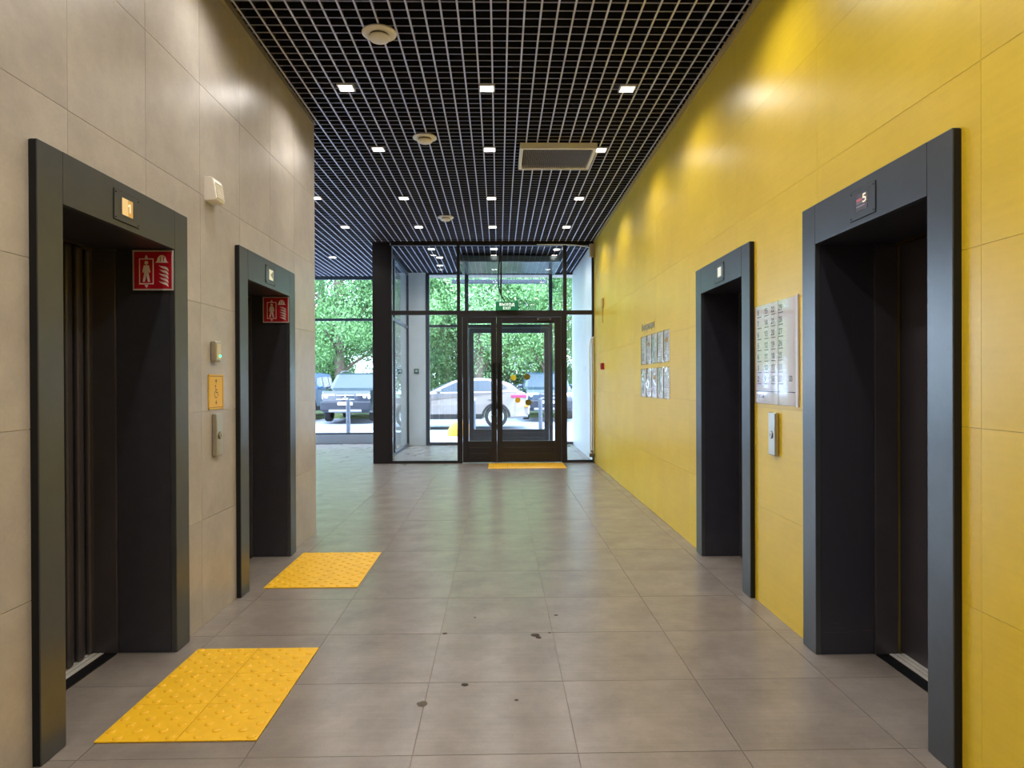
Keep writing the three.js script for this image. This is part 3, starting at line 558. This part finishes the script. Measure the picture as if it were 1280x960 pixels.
// ---------------------------------------------------------------- tactile floor pads
function tactilePad(name, label, x0, d1, nx, nd, dome, w = 0.3, l = 0.3) {
  const t = thing(name, label, 'floor pad', [x0 + nx * w / 2, 0, -(d1 + nd * l / 2)]);
  const domeG = uvm(lathe([[0.0175, 0], [0.0165, 0.003], [0.012, 0.0048], [0.006, 0.0055], [0, 0.0056]], 14));
  for (let i = 0; i < nx; i++) for (let j = 0; j < nd; j++) {
    const cx = (i - (nx - 1) / 2) * w, cz = -(j - (nd - 1) / 2) * l, top = 0.0062;
    const gs = [rb(cx - w / 2 + 0.001, cx + w / 2 - 0.0014, 0.0006, top, cz - l / 2 + 0.001, cz + l / 2 - 0.001, 0.0015, 1)], spots = [];
    if (dome === 'ribs') for (let k = 0; k < 6; k++) gs.push(rb(cx - w / 2 + 0.02 + k * 0.05, cx - w / 2 + 0.04 + k * 0.05, top - 0.001, top + 0.005, cz - l / 2 + 0.012, cz + l / 2 - 0.012, 0.002, 1));
    else for (let r = 0; r < 6; r++) for (let c = 0; c < 3; c++) spots.push([cx - w / 2 + 0.025 + c * 0.1 + (r % 2) * 0.05, cz - l / 2 + 0.025 + r * 0.05]);
    if (dome === 'merged') for (const [x, z] of spots) gs.push(domeG.clone().translate(x, top, z));
    const o = mesh('tile', gs, M.tactile, t);
    if (dome === 'parts') for (const [x, z] of spots) { const b = new THREE.Mesh(domeG, M.tactile); b.name = 'dome'; b.position.set(x, top, z); b.castShadow = b.receiveShadow = true; o.add(b); }
  }
}
tactilePad('tactile_pad', 'yellow studded tactile floor pad before the near grey-wall lift', -1.527, 2.6, 2, 3, 'parts', 0.305, 0.3);
tactilePad('tactile_pad', 'yellow studded tactile floor pad before the far grey-wall lift', -1.55, 4.525, 2, 3, 'merged', 0.308, 0.308);
tactilePad('tactile_pad', 'yellow ribbed tactile strip at the foot of the inner doors', -0.175, 10.62, 4, 2, 'ribs', 0.306, 0.34);

// ---------------------------------------------------------------- dried mud on the floor
const crumbs = [[0.187, 3.649, 0.03], [0.202, 3.615, 0.022], [0.324, 3.958, 0.016], [0.266, 3.682, 0.012], [-0.296, 3.687, 0.018], [-0.158, 3.061, 0.022], [-0.330, 2.884, 0.03], [0.067, 2.909, 0.012], [-0.142, 3.932, 0.01]];
const crumbWhere = ['largest, right of the middle seam', 'smaller one touching the largest crumb', 'beyond the dark pair, right of the seam', 'on the seam beside the dark pair', 'on a seam crossing left of it', 'on the cross seam nearer the camera', 'pale grey one on the left seam', 'alone in the middle of the near tile', 'tiny one on the tile beyond'];
crumbs.forEach(([x, d, r], i) => {
  const g = new THREE.IcosahedronGeometry(r, 1), p = g.attributes.position;
  for (let k = 0; k < p.count; k++) { const q = 0.75 + 0.4 * noise.noise(p.getX(k) * 60 + i, p.getY(k) * 60, p.getZ(k) * 60); p.setXYZ(k, p.getX(k) * q, Math.max(0, p.getY(k)) * 0.14 * q, p.getZ(k) * q); }
  g.computeVertexNormals(); g.translate(x, 0.0008, -d);
  tag(mesh('mud_crumb', [g], hex(i === 6 ? '#5f564b' : '#3d3228', 0.9)), `dried mud crumb on the floor tiles, ${crumbWhere[i]}`, 'dirt', 'dried mud crumbs');
});

// ================================================================ the street
structMesh('pavement', [bx(-40, 40, -0.3, -0.02, -19.4, -DF - 0.3), bx(-2.08, 2.4, -0.3, -0.02, -DF - 0.3, -DO - 0.1)], hex('#aeb4be', 0.9));
structMesh('road', [bx(-60, 60, -0.32, -0.1, -27.5, -19.4)], hex('#858a94', 0.9));
structMesh('terrain', [bx(-70, 70, -0.32, 0.02, -75, -27.5)], hex('#5d7044', 0.95));

// canopy bar outside
{
  const t = thing('canopy_beam', 'long dark beam hanging across the street front above the doors', 'beam', [0.02, 3.76, -16.6]);
  mesh('beam', [rb(-1.15, 1.15, -0.045, 0.045, -0.08, 0.08, 0.01)], hex('#3b414a', 0.5), t);
  mesh('hanger', [cyl(0.012, 0.012, 1.2, 8).translate(-0.8, 0.64, 0)], hex('#3b414a', 0.5), t); mesh('hanger', [cyl(0.012, 0.012, 1.2, 8).translate(0.8, 0.64, 0)], hex('#3b414a', 0.5), t);
}

function bollard(x, d, h, label) {
  const t = thing('bollard', label, 'bollard', [x, -0.02, -d], 'street bollards');
  mesh('post', [lathe([[0, 0.02], [0.055, 0.02], [0.055, h - 0.03], [0.045, h - 0.005], [0.0, h]], 20)], hex('#54575e', 0.5, 0.3), t);
  mesh('base_plate', [lathe([[0, 0], [0.11, 0], [0.11, 0.012], [0.06, 0.02], [0, 0.02]], 20)], hex('#6f7178', 0.6, 0.4), t);
}
bollard(-4.0, 18.3, 0.92, 'grey steel bollard in front of the dark car by the lobby window');
bollard(1.14, 18.9, 0.9, 'grey steel bollard seen through the wide inner door');
bollard(-0.7, 19.0, 0.85, 'grey steel bollard seen through the narrow inner door');
{
  const t = thing('parking_hemisphere', 'yellow concrete half-sphere on the pavement before the white car', 'bollard', [-0.98, -0.02, -17.5]);
  mesh('half_sphere', [lathe([[0.34, 0], [0.34, 0.05], [0.32, 0.14], [0.27, 0.23], [0.19, 0.31], [0.1, 0.355], [0, 0.37]], 36)], hex('#e3a62c', 0.7), t);
}

// ---------------------------------------------------------------- cars
function makeCar(label, P, pos, turn) {
  const t = thing('car', label, 'car', pos); t.rotation.y = turn;
  const hw = P.W / 2, belt = P.belt, roof = P.roof;
  const warp = (g) => { const p = g.attributes.position; for (let i = 0; i < p.count; i++) { const y = p.getY(i), k = y > belt ? 1 - P.tumble * (y - belt) / (roof - belt) : 1 - 0.05 * Math.pow(Math.max(0, (0.55 - y) / 0.4), 2), x = p.getX(i), e = Math.max(0, Math.abs(x - P.L / 2) / (P.L / 2) - 0.72) / 0.28; p.setZ(i, p.getZ(i) * k * (1 - 0.13 * e * e)); } g.computeVertexNormals(); return g; };
  const ext = (pts, depth, bev, z0) => { const s = new THREE.Shape(pts.map(([x, y]) => new THREE.Vector2(x, y))); return new THREE.ExtrudeGeometry(s, { depth, bevelEnabled: bev > 0, bevelSize: bev, bevelThickness: bev, bevelSegments: 3, curveSegments: 10 }).translate(0, 0, z0); };
  const bottom = [], r = P.arch;
  for (const wx of [P.wheels[0], P.wheels[1]]) { for (let a = 0; a <= 10; a++) { const th = Math.PI - a * Math.PI / 10; bottom.push([wx + Math.cos(th) * r, Math.max(P.sill, P.wr + Math.sin(th) * r)]); } }
  const body = [[P.nose[0], P.sill], ...P.nose.length ? [] : [], ...P.outline];
  const shape = [...bottom, ...P.outline];
  mesh('body', [warp(ext(shape, P.W - 0.1, 0.05, -hw + 0.05))], P.paint, t);
  mesh('cabin', [warp(ext(P.cabin, P.W - 0.16, 0.04, -hw + 0.08))], P.paint, t);
  const gl = P.glassMat;
  for (const sd of [-1, 1]) {
    for (const wnd of P.windows) mesh('side_window', [warp(ext(wnd, 0.02, 0, sd > 0 ? hw - 0.052 : -hw + 0.032))], gl, t);
    mesh('sill_trim', [ext([[P.wheels[0] + r + 0.02, P.sill - 0.03], [P.wheels[1] - r - 0.02, P.sill - 0.03], [P.wheels[1] - r - 0.02, P.sill + 0.12], [P.wheels[0] + r + 0.02, P.sill + 0.12]], 0.03, 0, sd > 0 ? hw - 0.03 : -hw)], M.rubber, t);
    mesh('mirror', [new THREE.SphereGeometry(0.1, 16, 12).scale(0.75, 0.75, 1.1).translate(P.mirror[0], P.mirror[1], sd * (hw + 0.07)), rb(P.mirror[0] - 0.02, P.mirror[0] + 0.03, P.mirror[1] - 0.07, P.mirror[1] - 0.03, sd * (hw - 0.08), sd * (hw + 0.05), 0.01)], P.paint, t);
    for (const x of P.seams) mesh('door_seam', [bx(x - 0.006, x + 0.006, P.sill + 0.14, belt - 0.03, sd * (hw - 0.0), sd * (hw + 0.002))], M.rubber, t);
    for (const x of P.handles) mesh('door_handle', [rb(x - 0.1, x + 0.1, belt - 0.17, belt - 0.14, sd * hw, sd * (hw + 0.03), 0.01)], P.paint, t);
    for (const wx of P.wheels) {
      const tire = mesh('wheel', [lathe([[P.wr - 0.11, -0.1], [P.wr - 0.02, -0.11], [P.wr, -0.08], [P.wr, 0.08], [P.wr - 0.02, 0.11], [P.wr - 0.11, 0.1]], 36).rotateX(Math.PI / 2).translate(wx, P.wr, sd * (hw - 0.12))], M.rubber, t);
      const spokes = [lathe([[0.0, 0.02], [0.06, 0.025], [0.06, 0.0], [P.wr - 0.14, -0.02], [P.wr - 0.13, 0.03], [P.wr - 0.1, 0.035], [P.wr - 0.1, -0.06], [0, -0.06]], 28).rotateX(Math.PI / 2)];
      for (let k = 0; k < 5; k++) spokes.push(rb(-0.028, 0.028, 0.04, P.wr - 0.12, 0.0, 0.03, 0.008).rotateZ(k * Math.PI * 0.4));
      const g = mrg(spokes); if (sd < 0) g.rotateY(Math.PI);
      mesh('rim', [g.translate(wx, P.wr, sd * (hw - 0.05))], hex('#b8bac0', 0.35, 0.7), tire);
      mesh('arch_trim', [new THREE.TorusGeometry(r, 0.035, 8, 24, Math.PI).translate(wx, P.wr, sd * (hw - 0.015))], M.rubber, t);
    }
  }
  for (const [n, pts, m] of P.ends) mesh(n, [warp(ext(pts, P.W - 0.36, 0.0, -hw + 0.18))], m, t);
  return { t, hw };
}
const carGlass = hex('#27333f', 0.16), whitePaint = new THREE.MeshPhysicalMaterial({ color: '#7d746f', roughness: 0.3, clearcoat: 1 });
const bluePaint = new THREE.MeshPhysicalMaterial({ color: '#10182a', roughness: 0.35, clearcoat: 1 }), tealPaint = new THREE.MeshPhysicalMaterial({ color: '#15293c', roughness: 0.35, clearcoat: 1 });
const hatch = {
  L: 4.5, W: 1.8, belt: 1.02, roof: 1.5, tumble: 0.22, sill: 0.3, wr: 0.335, arch: 0.4, wheels: [0.95, 3.6], nose: [0],
  outline: [[4.42, 0.32], [4.5, 0.5], [4.46, 0.68], [4.2, 0.84], [3.2, 1.0], [2.7, 1.03], [0.3, 1.08], [0.1, 1.0], [0.03, 0.8], [-0.02, 0.6], [0.04, 0.36]],
  cabin: [[3.1, 0.98], [2.2, 1.38], [1.9, 1.44], [1.4, 1.46], [0.9, 1.42], [0.55, 1.3], [0.2, 1.04]],
  windows: [[[2.78, 1.08], [2.14, 1.37], [1.86, 1.40], [1.86, 1.08]], [[1.76, 1.08], [1.76, 1.41], [1.2, 1.42], [1.02, 1.38], [0.95, 1.12]], [[0.86, 1.15], [0.92, 1.36], [0.74, 1.31], [0.62, 1.2]]],
  mirror: [2.66, 1.12], seams: [1.8, 2.9, 0.95], handles: [1.95, 1.1], paint: whitePaint, glassMat: carGlass,
  ends: [['windscreen', [[3.0, 1.05], [2.24, 1.4], [2.27, 1.425], [3.06, 1.055]], carGlass], ['rear_window', [[0.52, 1.33], [0.24, 1.1], [0.21, 1.11], [0.49, 1.35]], carGlass]],
};
{
  const { t, hw } = makeCar('white hatchback parked side-on beyond the glass doors', hatch, [0.86, -0.04, -21.4], Math.PI);
  t.scale.set(1, 1, 1);
  for (const sd of [-1, 1]) { mesh('tail_light', [rb(0.03, 0.5, 0.9, 1.0, sd * (hw - 0.2), sd * (hw + 0.006), 0.03)], hex('#d03a5e', 0.25), t); mesh('fog_light', [rb(-0.03, 0.1, 0.62, 0.68, sd * (hw - 0.35), sd * (hw - 0.06), 0.01)], hex('#e8862c', 0.3), t); }
  mesh('bumper', [rb(-0.06, 0.3, 0.38, 0.66, -hw + 0.1, hw - 0.1, 0.06, 3)], whitePaint, t); mesh('headlight', [rb(4.2, 4.46, 0.68, 0.8, -hw + 0.1, hw - 0.1, 0.04)], M.whiteGloss, t);
}
const suv = {
  L: 4.7, W: 1.82, belt: 1.12, roof: 1.74, tumble: 0.16, sill: 0.36, wr: 0.36, arch: 0.43, wheels: [0.95, 3.75], nose: [0],
  outline: [[4.6, 0.4], [4.7, 0.55], [4.7, 0.9], [4.6, 1.04], [3.4, 1.14], [0.1, 1.14], [0.0, 0.9], [0.0, 0.45]],
  cabin: [[3.5, 1.08], [2.75, 1.62], [2.6, 1.69], [1.5, 1.71], [0.5, 1.68], [0.25, 1.55], [0.08, 1.1]],
  windows: [[[3.1, 1.18], [2.7, 1.56], [2.05, 1.6], [2.05, 1.18]], [[1.95, 1.18], [1.95, 1.6], [1.1, 1.6], [1.1, 1.18]], [[1.0, 1.18], [1.0, 1.6], [0.45, 1.56], [0.3, 1.18]]],
  mirror: [3.05, 1.22], seams: [1.0, 2.0, 3.2], handles: [2.2, 1.25], paint: bluePaint, glassMat: carGlass,
  ends: [['windscreen', [[3.42, 1.18], [2.78, 1.64], [2.81, 1.665], [3.5, 1.18]], carGlass], ['rear_window', [[0.28, 1.52], [0.12, 1.2], [0.09, 1.2], [0.24, 1.54]], carGlass]],
};
function frontFace(t, hw, emblem) {        // the face of a car seen head-on, at its front end
  const X = 4.74, c = hex('#c9cbd0', 0.25, 0.8);
  for (const sd of [-1, 1]) {
    const h = mesh('headlight', [rb(4.5, X, 0.8, 0.98, sd * (hw - 0.56), sd * (hw - 0.1), 0.05, 3)], M.whiteGloss, t);
    mesh('lamp_bulb', [new THREE.SphereGeometry(0.07, 16, 12).translate(X - 0.02, 0.89, sd * (hw - 0.26))], hex('#ffffff', 0.1, 0.6), h);
    mesh('fog_light', [cyl(0.06, 0.06, 0.03, 18).rotateZ(Math.PI / 2).translate(X, 0.52, sd * (hw - 0.3))], c, t);
  }
  const g = mesh('grille', [rb(4.6, X, 0.76, 0.98, -hw + 0.58, hw - 0.58, 0.02)], hex('#121318', 0.4), t);
  for (const y of [0.8, 0.94]) mesh('grille_bar', [rb(X - 0.005, X + 0.02, y - 0.012, y + 0.012, -hw + 0.6, hw - 0.6, 0.005)], c, g);
  if (emblem) {
    const dia = (rot) => { const s = new THREE.Shape([new THREE.Vector2(0, 0.005), new THREE.Vector2(0.038, 0.066), new THREE.Vector2(0, 0.13), new THREE.Vector2(-0.038, 0.066)]); return new THREE.ExtrudeGeometry(s, { depth: 0.015, bevelEnabled: false }).rotateZ(rot).rotateY(Math.PI / 2).translate(X + 0.018, 0.86, 0); };
    mesh('emblem', [dia(0), dia(2.094), dia(-2.094)], c, t);
  }
  mesh('bumper', [rb(4.5, X + 0.06, 0.4, 0.74, -hw + 0.06, hw - 0.06, 0.06, 3)], hex('#121826', 0.45), t);
  mesh('bumper_guard', [rb(4.7, X + 0.1, 0.36, 0.46, -hw + 0.35, hw - 0.35, 0.04, 3)], hex('#7c8086', 0.4, 0.4), t);
  const plate = canvasTex(208, 44, (k, w, h) => { k.fillStyle = '#f4f4f4'; k.fillRect(0, 0, w, h); k.strokeStyle = '#30343c'; k.lineWidth = 4; k.strokeRect(2, 2, w - 4, h - 4); k.fillStyle = '#8b919c'; for (let i = 0; i < 9; i++) k.fillRect(14 + i * 21, 12, 11, 20); });
  const e = M.white;
  card('number_plate', 0.52, 0.112, 0.01, [e, e, e, e, printed(plate, 0.4), e], t, [X + 0.068, 0.66, 0], Math.PI / 2);
}
{
  const a = makeCar('dark blue off-roader parked head-on beyond the lobby window', suv, [-5.22, -0.04, -28.2], -Math.PI / 2);
  frontFace(a.t, a.hw, true);
  for (const sd of [-1, 1]) mesh('roof_rail', [tube([[0.7, 1.72, sd * 0.68], [0.9, 1.78, sd * 0.68], [2.2, 1.78, sd * 0.68], [2.5, 1.71, sd * 0.68]], 0.02)], hex('#8f959d', 0.4, 0.6), a.t);
  const b = makeCar('dark teal car parked head-on behind the white hatchback', { ...suv, paint: tealPaint, ends: suv.ends, roof: 1.74 }, [1.78, -0.04, -28.9], -Math.PI / 2);
  frontFace(b.t, b.hw, false);
  const c = makeCar('dark car half hidden behind the grey wall corner and lobby window', { ...suv, paint: hex('#3f5f86', 0.35) }, [-7.75, -0.04, -29.2], -Math.PI / 2);
  frontFace(c.t, c.hw, false);
}

// ---------------------------------------------------------------- trees
const leafMats = ['#6b9a5a', '#527d48', '#8ab574', '#4f7a50'].map((c) => new THREE.MeshPhysicalMaterial({ color: c, roughness: 0.75, transmission: 0.35, thickness: 0, side: THREE.DoubleSide }));
const bark = std({ map: rep(mottle([112, 98, 88], 40, 256, 9, { zoff: 33 }), 1), roughness: 0.95 });
const leafShape = new THREE.Shape(); leafShape.moveTo(0, -0.5); leafShape.quadraticCurveTo(0.42, -0.1, 0, 0.5); leafShape.quadraticCurveTo(-0.42, -0.1, 0, -0.5);
const leafG = new THREE.ShapeGeometry(leafShape, 3);
function tree(label, x, d, h, rad, low, n, mat, trunkR, leafSize = 0.2, cat = 'tree') {
  const t = thing(cat === 'tree' ? 'street_tree' : 'garden_shrub', label, cat, [x, 0, -d]);
  const lean = (rnd() - 0.5) * 0.6, br = [tube([[0, 0, 0], [lean * 0.3, h * 0.3, 0.1], [lean * 0.6, h * 0.6, 0], [lean, h * 0.9, 0]], trunkR, 16, 10)];
  for (let k = 0; k < 9; k++) { const y = h * (0.18 + 0.07 * k), a = k * 2.4 + x, l = rad * (0.5 + 0.3 * rnd()); br.push(tube([[lean * 0.5, y, 0], [Math.cos(a) * l * 0.5, y + l * 0.35, Math.sin(a) * l * 0.5], [Math.cos(a) * l, y + l * 0.6, Math.sin(a) * l]], trunkR * 0.28, 8, 6)); }
  mesh('trunk', br, bark, t);
  const im = new THREE.InstancedMesh(leafG, mat, n); im.name = 'foliage'; im.userData.kind = 'stuff'; im.castShadow = im.receiveShadow = true;
  const clumps = [];
  for (let k = 0; k < 90; k++) { const y = low + (h - low) * Math.pow(rnd(), 0.9), f = Math.sin(Math.PI * Math.min(1, 0.18 + 0.8 * (y - low) / (h - low))), a = rnd() * 6.283, r = rad * f * Math.sqrt(rnd()); clumps.push([Math.cos(a) * r, y, Math.sin(a) * r, 0.45 + rnd() * 0.6]); }
  const m = new THREE.Matrix4(), q = new THREE.Quaternion(), e = new THREE.Euler(), v = new THREE.Vector3(), s = new THREE.Vector3(), col = new THREE.Color();
  for (let i = 0; i < n; i++) {
    const [cx, cy, cz, cr] = clumps[i % clumps.length], a = rnd() * 6.283, b = Math.acos(2 * rnd() - 1), r = cr * rad * 0.42 * Math.cbrt(rnd());
    v.set(cx + Math.sin(b) * Math.cos(a) * r, Math.max(0.15, cy + Math.cos(b) * r * 0.8), cz + Math.sin(b) * Math.sin(a) * r);
    e.set(rnd() * 3 - 1.5, rnd() * 6.283, rnd() * 3 - 1.5); q.setFromEuler(e); const k = leafSize * (0.7 + 0.7 * rnd()); s.set(k, k, k);
    m.compose(v, q, s); im.setMatrixAt(i, m); im.setColorAt(i, col.setScalar(0.75 + 0.5 * rnd()));
  }
  t.add(im);
}
const kinds = [
  ['leafy green tree with a pale trunk behind the dark off-roader', -7.0, 30.5, 9.5, 3.4, 2.2, 62000, 0, 0.22],
  ['leafy green tree right of the off-roader, partly behind the dark column', -3.6, 32, 10, 3.4, 2.4, 62000, 1, 0.24],
  ['leafy green tree seen through the left vestibule pane above the white car', -0.9, 30, 9.5, 3.2, 2.1, 62000, 2, 0.2],
  ['leafy green tree with a grey trunk seen through the wide inner door', 2.2, 31.5, 10, 3.4, 2.6, 62000, 0, 0.2],
  ['bushy green tree at the far left of the lobby window', -10.8, 34, 10, 3.6, 2.0, 45000, 1, 0.22],
  ['bushy green tree beyond the right end of the street front', 5.6, 33, 10, 3.6, 2.0, 45000, 2, 0.2],
  ['far green tree in the back row behind the column', -5.6, 41, 12, 4.4, 1.2, 62000, 3, 0.2],
  ['far green tree in the back row behind the white car', 0.4, 42, 12, 4.6, 1.2, 62000, 3, 0.2],
  ['far green tree in the back row left of the lobby window', -11, 43, 12, 4.6, 1.2, 45000, 3, 0.2],
  ['far green tree in the back row behind the dark teal car', 5.4, 43, 12, 4.6, 1.2, 45000, 3, 0.2],
];
for (const [l, x, d, h, r, low, n, k, tr] of kinds) tree(l, x, d, h, r, low, n, leafMats[k], tr, 0.12);
[[-8.6, 'low green shrub left of the off-roader under the trees'], [-3.2, 'low green shrub right of the off-roader under the trees'], [-0.6, 'low green shrub behind the bonnet of the white car'], [2.4, 'low green shrub behind the dark teal car']].forEach(([x, l], i) => tree(l, x, 33.5 + (i % 2), 2.6, 2.0, 0.3, 16000, leafMats[(i + 1) % 4], 0.06, 0.12, 'shrub'));

renderer.render(scene, camera);
